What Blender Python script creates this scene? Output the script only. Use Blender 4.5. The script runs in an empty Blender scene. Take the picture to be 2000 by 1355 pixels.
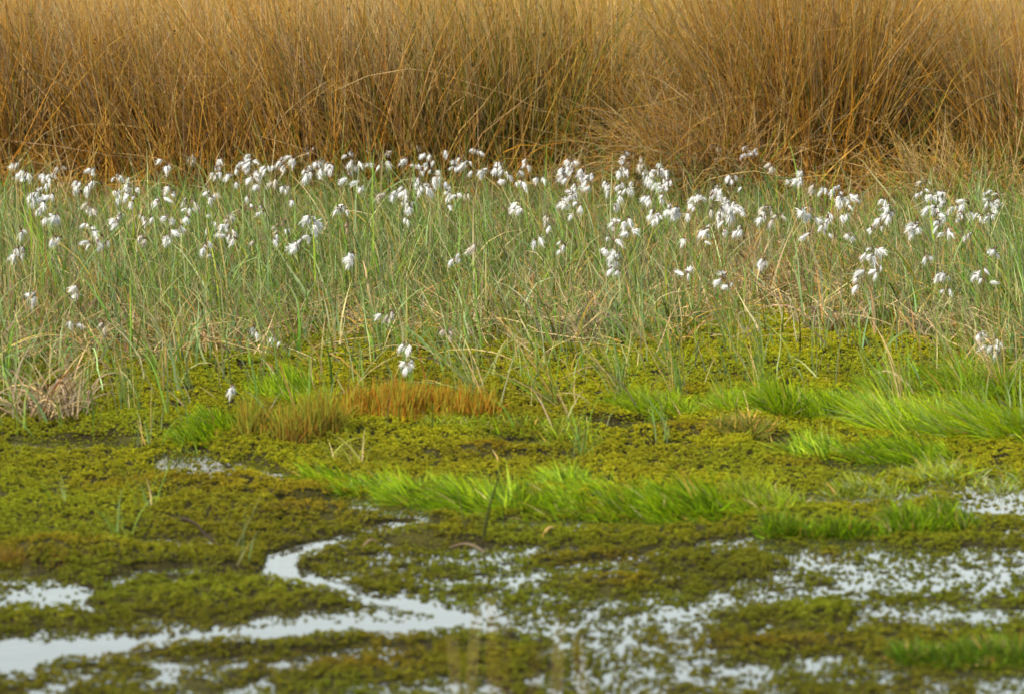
import bpy, math
import numpy as np

# ------------------------------------------------------------------ camera, sky, sun, exposure
S = bpy.context.scene
FPX = 8333.0                      # focal length in pixels of the 2000 px wide photograph (150 mm on 36 mm)
CAM_H = 1.70
HORIZON = -500.0                  # the horizon lies this far above the photograph's top edge
PITCH = math.atan((677.5 - HORIZON) / FPX)
cd = bpy.data.cameras.new('camera'); cam = bpy.data.objects.new('camera', cd)
S.collection.objects.link(cam); S.camera = cam
cam.location = (0, 0, CAM_H); cam.rotation_euler = (math.pi / 2 - PITCH, 0, 0)
cd.sensor_width = 36.0; cd.lens = 150.0; cd.clip_start = 0.1; cd.clip_end = 6000
cd.dof.use_dof = True; cd.dof.focus_distance = 12.9; cd.dof.aperture_fstop = 6.4

SUN_EL, SUN_AZ = math.radians(43), math.radians(-124)   # azimuth from +Y towards +X: high, to the left and a little behind the camera
W = bpy.data.worlds.new('World'); S.world = W; W.use_nodes = True
nt = W.node_tree; bg = nt.nodes['Background']
sky = nt.nodes.new('ShaderNodeTexSky'); sky.sky_type = 'NISHITA'; sky.sun_disc = False
sky.sun_elevation = SUN_EL; sky.sun_rotation = SUN_AZ
sky.air_density = 2.0; sky.dust_density = 0.5; sky.ozone_density = 3.0
hs = nt.nodes.new('ShaderNodeHueSaturation'); hs.inputs['Saturation'].default_value = 0.48
nt.links.new(sky.outputs[0], hs.inputs['Color']); nt.links.new(hs.outputs[0], bg.inputs[0])
bg.inputs[1].default_value = 0.15
sl = bpy.data.lights.new('sun', 'SUN'); sun = bpy.data.objects.new('sun', sl); S.collection.objects.link(sun)
sl.energy = 3.6; sl.angle = math.radians(1.5); sl.color = (1.0, 0.93, 0.80)
sun.rotation_euler = (math.pi / 2 - SUN_EL, 0, math.pi - SUN_AZ)
S.view_settings.view_transform = 'Standard'; S.view_settings.look = 'None'
S.view_settings.gamma = 1.0; S.view_settings.exposure = 1.48
S.cycles.max_bounces = 6; S.cycles.diffuse_bounces = 3; S.cycles.transparent_max_bounces = 4
S.cycles.use_denoising = True
try: S.cycles.denoiser = 'OPENIMAGEDENOISE'
except Exception: pass

# ------------------------------------------------------------------ helpers
RNG = np.random.default_rng(7)
CP, SP = math.cos(PITCH), math.sin(PITCH)

def at(u, v, z=0.0):
    """world point at height z that the photograph shows at pixel (u, v)"""
    u = np.asarray(u, float); v = np.asarray(v, float)
    a = (u - 1000) / FPX; b = (677.5 - v) / FPX
    dz = -SP + b * CP; t = (z - CAM_H) / dz
    return a * t, (CP + b * SP) * t

def to_uv(x, y, z=0.0):
    f = y * CP - (z - CAM_H) * SP
    up = y * SP + (z - CAM_H) * CP
    return 1000 + FPX * x / f, 677.5 - FPX * up / f

def _h(i, j, s):
    n = (i * 374761393 + j * 668265263 + s * 974711) & 0xFFFFFFFF
    n = ((n ^ (n >> 13)) * 1274126177) & 0xFFFFFFFF
    return ((n ^ (n >> 16)) & 0xFFFF) / 65535.0

def vnoise(x, y, s=0):
    x = np.asarray(x, float); y = np.asarray(y, float)
    i = np.floor(x).astype(np.int64); j = np.floor(y).astype(np.int64)
    fx = x - i; fy = y - j
    fx = fx * fx * (3 - 2 * fx); fy = fy * fy * (3 - 2 * fy)
    a = _h(i, j, s); b = _h(i + 1, j, s); c = _h(i, j + 1, s); d = _h(i + 1, j + 1, s)
    return (a * (1 - fx) + b * fx) * (1 - fy) + (c * (1 - fx) + d * fx) * fy

def fbm(x, y, s=0, o=3):
    r = 0; a = 0.5; t = 0
    for k in range(o):
        r = r + a * vnoise(x * 2 ** k, y * 2 ** k, s + 17 * k); t += a; a *= 0.5
    return r / t

def link(o, parent=None):
    S.collection.objects.link(o)
    if parent is not None: o.parent = parent
    return o

def tag(o, label=None, cat=None, group=None, kind='thing'):
    if label: o['label'] = label
    if cat: o['category'] = cat
    if group: o['group'] = group
    if kind: o['kind'] = kind
    return o

def empty(name, loc):
    o = bpy.data.objects.new(name, None); o.location = loc; o.empty_display_size = 0.02
    return link(o)

def mesh_np(name, V, F, mat, parent=None, col=None, smooth=True, origin=None):
    """V (n,3), F (m,k) with one k for all faces, col (n,3)"""
    me = bpy.data.meshes.new(name)
    V = np.asarray(V, np.float32); F = np.asarray(F, np.int32)
    if origin is not None: V = V - np.asarray(origin, np.float32)
    k = F.shape[1]; m = F.shape[0]
    me.vertices.add(len(V)); me.vertices.foreach_set('co', V.ravel())
    me.loops.add(m * k); me.loops.foreach_set('vertex_index', F.ravel())
    me.polygons.add(m); me.polygons.foreach_set('loop_start', np.arange(0, m * k, k, dtype=np.int32))
    me.update(calc_edges=True)
    if smooth: me.polygons.foreach_set('use_smooth', np.ones(m, bool))
    if col is not None:
        at_ = me.attributes.new('col', 'FLOAT_COLOR', 'POINT')
        at_.data.foreach_set('color', np.concatenate([col, np.ones((len(V), 1))], 1).astype(np.float32).ravel())
    me.materials.append(mat)
    o = bpy.data.objects.new(name, me)
    link(o, parent)
    return o

# ------------------------------------------------------------------ materials
def mat_col(name, rough=0.55, trans=0.0, spec=0.35, attr='GEOMETRY', vary=0.25, nscale=60.0, plain=None):
    m = bpy.data.materials.new(name); m.use_nodes = True
    n = m.node_tree.nodes; l = m.node_tree.links
    p = n['Principled BSDF']; out = n['Material Output']
    if plain is None:
        a = n.new('ShaderNodeAttribute'); a.attribute_type = attr; a.attribute_name = 'col'; csrc = a.outputs['Color']
    else:
        a = n.new('ShaderNodeRGB'); a.outputs[0].default_value = (*plain, 1); csrc = a.outputs[0]
    tc = n.new('ShaderNodeTexCoord'); nz = n.new('ShaderNodeTexNoise'); nz.inputs['Scale'].default_value = nscale
    l.new(tc.outputs['Object'], nz.inputs['Vector'])
    mr = n.new('ShaderNodeMapRange'); mr.inputs['From Min'].default_value = 0.3; mr.inputs['From Max'].default_value = 0.7
    mr.inputs['To Min'].default_value = 1 - vary; mr.inputs['To Max'].default_value = 1 + vary
    l.new(nz.outputs['Fac'], mr.inputs['Value'])
    mx = n.new('ShaderNodeVectorMath'); mx.operation = 'SCALE'
    l.new(csrc, mx.inputs[0]); l.new(mr.outputs[0], mx.inputs['Scale'])
    l.new(mx.outputs[0], p.inputs['Base Color'])
    p.inputs['Roughness'].default_value = rough
    p.inputs['Specular IOR Level'].default_value = spec
    if trans > 0:
        t = n.new('ShaderNodeBsdfTranslucent'); l.new(mx.outputs[0], t.inputs['Color'])
        ms = n.new('ShaderNodeMixShader'); ms.inputs[0].default_value = trans
        l.new(p.outputs[0], ms.inputs[1]); l.new(t.outputs[0], ms.inputs[2]); l.new(ms.outputs[0], out.inputs['Surface'])
    return m

M_BLADE = mat_col('grass_blade', 0.5, 0.35, 0.15, vary=0.15, nscale=30)
M_STRAW = mat_col('dry_straw', 0.65, 0.34, 0.1, vary=0.2, nscale=25)
M_FINE = mat_col('fine_bright_grass', 0.45, 0.42, 0.1, vary=0.18, nscale=14)
M_MOSS = mat_col('sphagnum', 0.6, 0.2, 0.1, attr='INSTANCER', vary=0.15, nscale=200)
M_HAIR = mat_col('hair_moss', 0.6, 0.3, 0.08, vary=0.15)
M_STEM = mat_col('cotton_stem', 0.5, 0.15, 0.35, vary=0.15)
M_DARK = mat_col('seed_head', 0.8, 0.0, 0.2, plain=(0.035, 0.02, 0.012))
M_FLUFF = [mat_col('cotton_white', 0.9, 0.35, 0.05, vary=0.06, nscale=300, plain=(0.62, 0.605, 0.57)),
           mat_col('cotton_buff', 0.9, 0.3, 0.05, vary=0.12, nscale=300, plain=(0.46, 0.41, 0.33)),
           mat_col('cotton_brown', 0.9, 0.2, 0.05, vary=0.2, nscale=300, plain=(0.26, 0.185, 0.11))]

def ground_mat():
    m = bpy.data.materials.new('peat_and_moss'); m.use_nodes = True
    n = m.node_tree.nodes; l = m.node_tree.links; p = n['Principled BSDF']
    tc = n.new('ShaderNodeTexCoord')
    n1 = n.new('ShaderNodeTexNoise'); n1.inputs['Scale'].default_value = 9; n1.inputs['Detail'].default_value = 6
    n2 = n.new('ShaderNodeTexVoronoi'); n2.inputs['Scale'].default_value = 95
    l.new(tc.outputs['Object'], n1.inputs['Vector']); l.new(tc.outputs['Object'], n2.inputs['Vector'])
    r = n.new('ShaderNodeValToRGB'); e = r.color_ramp.elements
    e[0].position = 0.35; e[0].color = (0.012, 0.009, 0.003, 1); e[1].position = 0.68; e[1].color = (0.034, 0.030, 0.006, 1)
    l.new(n1.outputs['Fac'], r.inputs[0]); l.new(r.outputs[0], p.inputs['Base Color'])
    b = n.new('ShaderNodeBump'); b.inputs['Strength'].default_value = 0.8; b.inputs['Distance'].default_value = 0.006
    l.new(n2.outputs['Distance'], b.inputs['Height']); l.new(b.outputs[0], p.inputs['Normal'])
    p.inputs['Roughness'].default_value = 0.9; p.inputs['Specular IOR Level'].default_value = 0.05
    return m
M_GROUND = ground_mat()

def water_mat():
    m = bpy.data.materials.new('bog_water'); m.use_nodes = True
    n = m.node_tree.nodes; l = m.node_tree.links; p = n['Principled BSDF']
    p.inputs['Base Color'].default_value = (0.020, 0.018, 0.010, 1)
    p.inputs['Roughness'].default_value = 0.03; p.inputs['IOR'].default_value = 1.333
    tc = n.new('ShaderNodeTexCoord'); nz = n.new('ShaderNodeTexNoise'); nz.inputs['Scale'].default_value = 14
    l.new(tc.outputs['Object'], nz.inputs['Vector'])
    b = n.new('ShaderNodeBump'); b.inputs['Strength'].default_value = 0.12; b.inputs['Distance'].default_value = 0.004
    l.new(nz.outputs['Fac'], b.inputs['Height']); l.new(b.outputs[0], p.inputs['Normal'])
    return m
M_WATER = water_mat()

# ------------------------------------------------------------------ the lie of the land: wet and dry
# open channels: polylines of ground positions (u, v, half width) read off the photograph
CHAN = [
 ([(-160, 1300, 30), (33, 1278, 30), (130, 1268, 17), (300, 1254, 13), (480, 1240, 12), (640, 1226, 12), (800, 1221, 10), (900, 1212, 8)], 0.9),
 ([(900, 1208, 13), (850, 1192, 12), (760, 1176, 11), (690, 1160, 10), (620, 1140, 11), (555, 1118, 15), (550, 1096, 14), (590, 1078, 13), (620, 1062, 7), (690, 1046, 6)], 0.95),
 ([(500, 1212, 9), (600, 1204, 14), (690, 1200, 14), (760, 1205, 10)], 0.6),
 ([(735, 1032, 9), (790, 1028, 11), (850, 1024, 9)], 0.75),
 ([(60, 1163, 13), (150, 1160, 14)], 0.8), ([(70, 1178, 8), (130, 1184, 8), (195, 1192, 8)], 0.6),
 ([(215, 1138, 7), (262, 1118, 7), (385, 1112, 6)], 0.7),
 ([(280, 1292, 7), (345, 1296, 9)], 0.7), ([(600, 1282, 10), (690, 1272, 9)], 0.7), ([(540, 1298, 8), (600, 1300, 8)], 0.5),
 ([(900, 1215, 16), (1050, 1225, 13), (1180, 1222, 12), (1300, 1208, 13), (1400, 1185, 11), (1520, 1165, 10), (1640, 1150, 10), (1760, 1136, 9), (1880, 1122, 8), (2050, 1110, 8)], 0.40),
 ([(1380, 1062, 7), (1480, 1056, 9), (1540, 1078, 14), (1610, 1108, 18), (1680, 1130, 18), (1790, 1132, 10)], 0.42),
 ([(1640, 1060, 10), (1720, 1076, 12), (1760, 1100, 12)], 0.35),
 ([(1880, 1000, 18), (1960, 985, 26), (2120, 975, 30)], 0.5),
 ([(1700, 1196, 8), (1800, 1202, 10), (1920, 1204, 10), (2100, 1200, 10)], 0.45),
 ([(1330, 1282, 10), (1420, 1275, 8)], 0.35), ([(1340, 1300, 9), (1480, 1302, 10)], 0.35), ([(1900, 1075, 8), (2060, 1088, 8)], 0.4),
 ([(980, 1022, 7), (1130, 1025, 7), (1290, 1022, 6), (1400, 1020, 6)], 0.40), ([(690, 1090, 6), (900, 1092, 6), (1010, 1085, 6)], 0.40),
 ([(1160, 832, 12), (1240, 836, 15), (1295, 832, 12)], 0.55), ([(1725, 908, 16), (1810, 904, 17)], 0.50),
 ([(330, 915, 16), (380, 895, 16), (420, 925, 14)], 0.40), ([(360, 938, 9), (440, 930, 7)], 0.35), ([(230, 872, 13), (160, 868, 13)], 0.38),
 ([(1590, 980, 13), (1700, 974, 13), (1790, 966, 13)], 0.42), ([(1520, 868, 8), (1580, 872, 8)], 0.35), ([(700, 1000, 10), (820, 1005, 10)], 0.40),
 ([(1040, 1130, 12), (860, 1140, 10)], 0.30), ([(560, 988, 12), (700, 980, 13), (860, 990, 13)], .40), ([(480, 905, 12), (540, 935, 12)], .38), ([(40, 868, 11), (110, 872, 11)], .36), ([(1830, 955, 14), (1960, 950, 14)], .42), ([(1500, 868, 12), (1560, 872, 12)], .42), ([(560, 868, 5), (600, 872, 5)], .32), ([(1000, 872, 11), (1060, 868, 11)], .36), ([(1620, 915, 11), (1700, 920, 11)], .36), ([(280, 1060, 6), (420, 1056, 6)], .36), ([(1100, 1110, 8), (1350, 1075, 8)], .3), ([(760, 1065, 7), (1040, 1072, 6)], .34), ([(1200, 1180, 12), (1500, 1175, 10)], 0.12),
]
# dry rises (u, v, half width, half depth, how much drier)
RISE = [(250, 1010, 300, 60, .30), (130, 1085, 190, 22, .45), (400, 1090, 200, 14, .35), (500, 1165, 190, 26, .38), (330, 1180, 150, 20, .25), (110, 1210, 130, 20, .45),
        (1210, 1145, 110, 12, .35), (830, 1052, 60, 9, .45), (1100, 1050, 240, 14, .25), (1250, 1095, 230, 16, .25), (430, 1268, 170, 9, .5), (700, 1255, 180, 10, .35),
        (800, 1310, 200, 22, .3), (1540, 1200, 130, 16, .30), (1600, 1255, 200, 18, .25), (1850, 1060, 130, 9, .25), (1500, 1100, 60, 10, .1), (1880, 1262, 160, 25, .35),
        (200, 1300, 150, 10, .3), (1000, 1290, 200, 20, .15), (1700, 1022, 260, 20, .35), (1230, 960, 330, 50, .3), (800, 940, 220, 30, .3), (600, 970, 120, 40, .15)]

def wet(x, y):
    u, v = to_uv(x, y, 0.0)
    w = np.interp(v, [560, 700, 800, 900, 1000, 1050, 1180, 1400, 1800], [0, .08, .24, .33, .44, .49, .52, .52, .48])
    w = w + 0.26 * (fbm(x * 5, y * 2.4, 3, 3) - .5) + 0.30 * (fbm(x * 22, y * 12, 5, 2) - .5) * np.interp(v, [600, 900], [.3, 1])
    for a, b, ru, rv, amp in RISE:
        w = w - amp * np.exp(-(((u - a) / ru) ** 2 + ((v - b) / rv) ** 2))
    w = np.minimum(w, .60)
    jit = (fbm(x * 20, y * 9, 9, 3) - .5) * 1.3
    for pts, amp in CHAN:
        P = np.array(pts); best = np.full(np.shape(u), -9.0)
        lo_u, hi_u = P[:, 0].min() - 130, P[:, 0].max() + 130; lo_v, hi_v = P[:, 1].min() - 60, P[:, 1].max() + 60
        k = (u > lo_u) & (u < hi_u) & (v > lo_v) & (v < hi_v)
        if not k.any(): continue
        uu, vv = u[k], v[k]; bb = np.full(uu.shape, -9.0)
        for p, q in zip(P[:-1], P[1:]):
            ax, ay = p[0] * .4, p[1]; bx, by = q[0] * .4, q[1]
            dx, dy = bx - ax, by - ay; L2 = dx * dx + dy * dy + 1e-9
            t = np.clip(((uu * .4 - ax) * dx + (vv - ay) * dy) / L2, 0, 1)
            d = np.hypot(uu * .4 - ax - t * dx, vv - ay - t * dy); r = p[2] + (q[2] - p[2]) * t
            bb = np.maximum(bb, 1 - d / r)
        s = np.clip((bb + jit[k] * .6 + .16) / .42, 0, 1); s = s * s * (3 - 2 * s)
        wk = w[k]; w[k] = np.maximum(wk, wk * (1 - s) + s * np.maximum(wk, .40 + amp * .66))
    return np.clip(w, -.3, 1.1)

HUM = [(460, 728, 60, 16, .022), (240, 838, 90, 18, .022), (1470, 838, 70, 14, .02), (820, 1056, 50, 9, .02), (130, 1090, 130, 16, .02), (600, 1005, 120, 14, .012), (930, 1060, 60, 8, .012),
       (560, 850, 130, 16, .02), (800, 815, 170, 14, .02), (1800, 620, 160, 25, .03), (1300, 850, 90, 12, .015), (960, 890, 60, 9, .018), (320, 960, 90, 12, .015), (460, 950, 60, 9, .02), (1210, 1140, 110, 9, .014)]

def ground_z(x, y):
    x = np.asarray(x, float); y = np.asarray(y, float)
    w = wet(x, y); u, v = to_uv(x, y, 0.0)
    z = np.clip(0.48 - w, -.6, .42) * np.interp(v, [700, 800, 1000], [.055, .034, .03])
    z = z + np.interp(w, [.1, .3, .5], [.030, .016, .006]) * (fbm(x * 9, y * 5, 21, 3) - .5)
    for a, b, ru, rv, hgt in HUM:
        z = z + hgt * np.exp(-(((u - a) / ru) ** 2 + ((v - b) / rv) ** 2))
    far = np.clip((y - 12.0) / 3.0, 0, 1); z = z * (1 - far) + far * (0.05 + 0.02 * (fbm(x * 1.5, y * 1.5, 31, 2) - .5))
    edge = np.clip((np.abs(x) - 2.6) / 2.0, 0, 1) + np.clip((6.6 - y) / 2, 0, 1) + np.clip((y - 24) / 6, 0, 1); edge = np.clip(edge, 0, 1)
    return z * (1 - edge) + 0.05 * edge

# the ground: one sheet, fine where the picture looks, coarse out to the horizon
def axis(lo, hi, step, far):
    a = list(np.arange(lo, hi + 1e-6, step)); s = step; p = a[-1]
    while p < far: s *= 1.45; p += s; a.append(p)
    s = step; p = a[0]; b = []
    while p > -far: s *= 1.45; p -= s; b.append(p)
    return np.array(b[::-1] + a)
gx = axis(-2.3, 2.3, 0.016, 3000); gy = axis(6.7, 13.2, 0.022, 3000)
GX, GY = np.meshgrid(gx, gy); GZ = ground_z(GX.ravel(), GY.ravel())
nx, ny = len(gx), len(gy); ii = (np.arange(ny - 1)[:, None] * nx + np.arange(nx - 1)[None, :]).ravel()
ground = mesh_np('ground', np.stack([GX.ravel(), GY.ravel(), GZ], 1), np.stack([ii, ii + 1, ii + nx + 1, ii + nx], 1), M_GROUND)
tag(ground, kind='structure')
wy = [(-30, -10), (30, -10), (30, 40), (-30, 40)]
water = mesh_np('water', [(a, b, 0.0) for a, b in wy], [(0, 1, 2, 3)], M_WATER, smooth=False); tag(water, kind='structure')

# ------------------------------------------------------------------ blades and stems
def blades(P, L, az, th0, bend, w, seg=4, cb=None, ct=None, round_=False, twist=None, power=1.0, tip=0.12, wob=0.0, kink=0.0, rng=RNG):
    """ribbons (or three-sided stems) growing from P; th0 lean at the root, bend added towards the tip, az the way they lean"""
    N = len(P); P = np.asarray(P, float)
    L = np.broadcast_to(L, (N,)).astype(float); az = np.broadcast_to(az, (N,)).astype(float)
    th0 = np.broadcast_to(th0, (N,)); bend = np.broadcast_to(bend, (N,)); w = np.broadcast_to(w, (N,))
    if twist is None: twist = rng.uniform(0, math.pi, N)
    pts = np.zeros((N, seg + 1, 3)); pts[:, 0] = P
    side = np.zeros((N, seg + 1, 3)); other = np.zeros((N, seg + 1, 3))
    wz = rng.normal(0, wob, (N, seg + 1)) if wob else np.zeros((N, seg + 1))
    kk_ = np.cumsum(rng.normal(0, kink, (N, seg + 1)), 1) if kink else np.zeros((N, seg + 1))
    if kink:                                                          # some stems are snapped over
        br = rng.random(N) < .07; at_seg = rng.integers(2, seg + 1, N); kk_ = kk_ + (br[:, None] & (np.arange(seg + 1)[None] >= at_seg[:, None])) * rng.uniform(.5, 1.6, N)[:, None]
    for k in range(seg + 1):
        t = k / seg; th = th0 + bend * t ** power + kk_[:, k]; a = az + np.cumsum(wz, 1)[:, k]
        d = np.stack([np.sin(th) * np.cos(a), np.sin(th) * np.sin(a), np.cos(th)], 1)
        s = np.stack([-np.sin(a), np.cos(a), 0 * a], 1); n = np.cross(d, s)
        side[:, k] = s * np.cos(twist)[:, None] + n * np.sin(twist)[:, None]
        other[:, k] = -s * np.sin(twist)[:, None] + n * np.cos(twist)[:, None]
        if k < seg: pts[:, k + 1] = pts[:, k] + d * (L / seg)[:, None]
    tt = np.linspace(0, 1, seg + 1); prof = np.maximum(1 - tt ** 2.2, tip) * (0.75 + .25 * np.minimum(1, tt * 5)); prof[-1] = tip
    hw = (w[:, None] * prof[None] / 2)[..., None]
    if round_:
        ring = [side * math.cos(q) + other * math.sin(q) for q in (0.0, 2.0944, 4.18879)]
        V = np.stack([pts + r * hw for r in ring], 2)                   # N, seg+1, 3, 3
        nv = 3; V = V.reshape(-1, 3)
        base = (np.arange(N)[:, None, None] * (seg + 1) + np.arange(seg)[None, :, None]) * 3
        j = np.arange(3)[None, None, :]; j2 = (j + 1) % 3
        F = np.stack([base + j, base + j2, base + 3 + j2, base + 3 + j], -1).reshape(-1, 4)
    else:
        V = np.stack([pts - side * hw, pts + side * hw], 2).reshape(-1, 3); nv = 2
        base = ((np.arange(N)[:, None] * (seg + 1) + np.arange(seg)[None, :]) * 2).ravel()
        F = np.stack([base, base + 1, base + 3, base + 2], 1)
    C = None
    if cb is not None:
        ct = cb if ct is None else ct
        C = cb[:, None, :] * (1 - tt[None, :, None]) + ct[:, None, :] * tt[None, :, None]
        C = np.repeat(C, nv, 1).reshape(-1, 3)
    return V, F, C, pts

ALB = 0.58                                          # the plant colours below are relative; this brings them to real reflectance
def pick(cols, probs, n, rng=RNG, var=0.14):
    cols = np.array(cols); p = np.array(probs, float); p /= p.sum()
    c = cols[rng.choice(len(cols), n, p=p)]
    return np.clip(ALB * c * (1 + rng.normal(0, var, (n, 1))) * (1 + rng.normal(0, var * .35, (n, 3))), .004, .9)

def merge(parts):
    V = []; F = []; C = []; o = 0
    for v, f, c in parts:
        V.append(v); F.append(f + o); C.append(c); o += len(v)
    return np.concatenate(V), np.concatenate(F), np.concatenate(C)

TAN = (.70, .41, .085); ORANGE = (.70, .32, .03); STRAW = (.80, .58, .27); OLIVE = (.17, .175, .025); GREY = (.52, .38, .21); DKBR = (.13, .075, .03); RUST = (.25, .10, .03)
GREEN = (.18, .30, .03); BLUEG = (.23, .33, .11); YGREEN = (.30, .34, .022); PALEG = (.42, .48, .20)
WEST = math.pi                                     # the wind leans things towards -X

# ------------------------------------------------------------------ the brown rushes behind
def lean_mix(n, x, rng=RNG):
    a = rng.uniform(0, 2 * math.pi, n); west = rng.random(n) < np.interp(x, [-2, 0, .8, 2], [.80, .62, .5, .55])
    az = np.where(west, WEST + rng.normal(0, .7, n), a)
    return az

def rush_field():
    n = 38000
    y = 15.35 + RNG.random(n) ** 1.25 * 6.6; x = RNG.uniform(-1, 1, n) * (0.12 * y + .75)
    uu, vv = to_uv(x, y, .04); gap = np.exp(-(((uu - 1830) / 90) ** 2 + ((vv - 350) / 90) ** 2))
    keep = (gap * .9 < RNG.random(n)) & (fbm(x * 2.2, y * 2.2, 41, 2) + .28 > RNG.random(n) * .9); x, y = x[keep], y[keep]; n = len(x)
    green = np.clip((fbm(x * 1.8, y * 1.3, 43, 2) - .48) * 4, 0, 1) * np.interp(x, [-1.5, -.2, .6, 2.0], [.25, .6, .9, 1.0])
    L = RNG.normal(.84, .13, n).clip(.4, 1.25); az = lean_mix(n, x)
    fallen = RNG.random(n) < .21
    th = np.abs(RNG.normal(.20, .17, n)); th[fallen] = RNG.uniform(.5, 1.1, fallen.sum())
    cb = pick([ORANGE, TAN, DKBR, RUST, OLIVE], [.5, .28, .06, .07, .09], n); ct = pick([TAN, STRAW, GREY, ORANGE, DKBR], [.46, .22, .18, .10, .04], n)
    g = RNG.random(n) < green * .95
    cb[g] = pick([OLIVE, GREEN, YGREEN], [.5, .25, .25], g.sum()); ct[g] = pick([OLIVE, YGREEN, TAN, STRAW], [.14, .08, .58, .2], g.sum())
    P = np.stack([x, y, np.full(n, .03)], 1)
    V, F, C, pts = blades(P, L, az, th, RNG.normal(.22, .26, n), RNG.gamma(6, .00072, n).clip(.0022, .0085), 6, cb, ct * .92, wob=.18, kink=.10)
    o = mesh_np('dry_rushes', V, F, M_STRAW, None, C); tag(o, 'tall mass of dry brown rushes filling the back of the bog', 'rushes', None, 'stuff')
    # low green and straw grass under them
    n = 34000; y = 14.80 + 3.2 * RNG.random(n) ** 1.6; x = RNG.uniform(-1, 1, n) * (0.12 * y + .7)
    g = np.clip((fbm(x * 1.8, y * 1.3, 43, 2) - .38) * 5, 0, 1) * np.interp(x, [-1.5, -.3, .0, 2.0], [.3, .5, 1.0, 1.0])
    isg = RNG.random(n) < g
    c = pick([TAN, ORANGE, STRAW, DKBR], [.48, .28, .2, .04], n); c[isg] = pick([YGREEN, GREEN, OLIVE], [.5, .2, .3], isg.sum())
    V, F, C, _ = blades(np.stack([x, y, np.full(n, .03)], 1), RNG.uniform(.15, .5, n), RNG.uniform(0, 6.28, n), np.abs(RNG.normal(.45, .4, n)), RNG.normal(.9, .7, n), RNG.gamma(6, .00078, n).clip(.0022, .0075), 6, c, None, wob=.12, kink=.1)
    o = mesh_np('rush_undergrowth', V, F, M_BLADE, None, C); tag(o, 'tangle of low dry and green grass around the feet of the rushes', 'grass', None, 'stuff')
rush_field()

def seed_blob(rng, r):
    a = rng.normal(0, 1, (7, 3)); a /= np.linalg.norm(a, axis=1)[:, None]
    return a * r * rng.uniform(.6, 1.3, (7, 1))

def rush_tussock(u, v, rad, n, Lm, spread, west, label, greens=.15, arch=.25, pale=.2, seeds=10, name='rush_tussock', deep=.7, width=(.0028, .0060), seed=0):
    rng = np.random.default_rng(100 + seed); n = int(n * .85)
    x0, y0 = at(u, v, .04); root = empty(name, (float(x0), float(y0), .03))
    r = rad * np.sqrt(rng.random(n)); a = rng.uniform(0, 6.283, n)
    px, py = r * np.cos(a), r * np.sin(a) * deep
    out = np.arctan2(py, px + 1e-6)
    az = np.where(rng.random(n) < west, WEST + rng.normal(0, .9, n), out + rng.normal(0, 1.2, n))
    th = (spread * rng.uniform(.1, 1, n) * (r / rad) + np.abs(rng.normal(0, .14, n))); L = rng.normal(Lm, Lm * .22, n).clip(Lm * .3, Lm * 1.4)
    cb = pick([ORANGE, RUST, TAN, DKBR], [.5, .22, .14, .14], n, rng); ct = pick([TAN, GREY, STRAW, ORANGE], [.55 - pale / 2, .2, pale, .2], n, rng)
    g = rng.random(n) < greens; cb[g] = pick([(.24, .25, .03), (.22, .30, .03), DKBR], [.55, .3, .15], g.sum(), rng); ct[g] = pick([OLIVE, YGREEN, TAN, STRAW], [.2, .05, .55, .2], g.sum(), rng)
    V, F, C, pts = blades(np.stack([px, py, 0 * px], 1), L, az, th, np.abs(rng.normal(arch, arch * .7, n)), rng.uniform(*width, n), 6, cb, ct, round_=True, wob=.18, kink=.10, rng=rng)
    o = mesh_np('stems', V, F, M_STRAW, root, C); o['kind'] = 'stuff'
    if seeds:
        vs = []; fs = []; k0 = 0
        for i in rng.choice(n, seeds, replace=False):
            c = pts[i, 5] + rng.normal(0, .002, 3)
            for q in range(3):
                b = seed_blob(rng, .006) + c + rng.normal(0, .004, 3)
                vs.append(b); fs += [(k0 + a_, k0 + b_, k0 + c_) for a_, b_, c_ in ((0, 1, 2), (2, 3, 4), (4, 5, 6), (6, 0, 3), (1, 3, 5), (0, 2, 5), (1, 4, 6))]; k0 += 7
        s = mesh_np('seed_heads', np.concatenate(vs), np.array(fs), M_DARK, root, smooth=False); s['kind'] = 'stuff'
    tag(root, label, 'rush tussock' if 'rush' in name else 'grass tussock', 'tussocks along the back of the bog')
    return root

TUSS = [
 (1585, 392, .30, 3000, .92, .42, .25, 'big rusty brown rush tussock with dark base, fanning out above the cotton grass', .16, .28, .12, 14),
 (1470, 395, .16, 648, .55, .75, .75, 'lower rusty rush tuft leaning left at the foot of the big tussock', .10, .5, .12, 3),
 (960, 398, .26, 1080, .85, .35, .5, 'rush tussock with dark green base behind the middle of the cotton grass', .72, .25, .2, 10),
 (330, 400, .30, 1080, .80, .34, .75, 'orange brown rush tussock above the left cotton grass, with dark hollow below it', .08, .35, .25, 8),
 (120, 395, .30, 1080, .85, .34, .8, 'tan rush tussock at the left end of the row, leaning left', .10, .3, .25, 10),
 (640, 402, .28, 1080, .88, .3, .7, 'tan rush tussock between the dark hollow and the green-based tussock', .10, .28, .25, 12),
 (800, 405, .22, 792, .74, .42, .6, 'pale straw rush tussock just left of the green-based tussock', .12, .4, .4, 6),
 (1130, 392, .26, 864, .86, .32, .55, 'thin olive rush tussock between the green base and the arching straw mound', .55, .28, .2, 10),
 (1760, 372, .26, 792, .86, .25, .3, 'upright golden rush tussock right of the big rusty tussock', .55, .22, .15, 8),
 (2010, 400, .24, 1008, .80, .42, .85, 'orange rush tussock leaning in at the right end of the row', .12, .3, .25, 6),
 (-80, 400, .28, 720, .85, .3, .7, 'brown rush tussock cut by the left picture edge', .10, .3, .25, 6),
]
for k, t in enumerate(TUSS):
    rush_tussock(t[0], t[1] + 24, t[2], t[3], t[4], t[5], t[6], t[7], t[8], t[9], t[10], t[11], seed=k)
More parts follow.
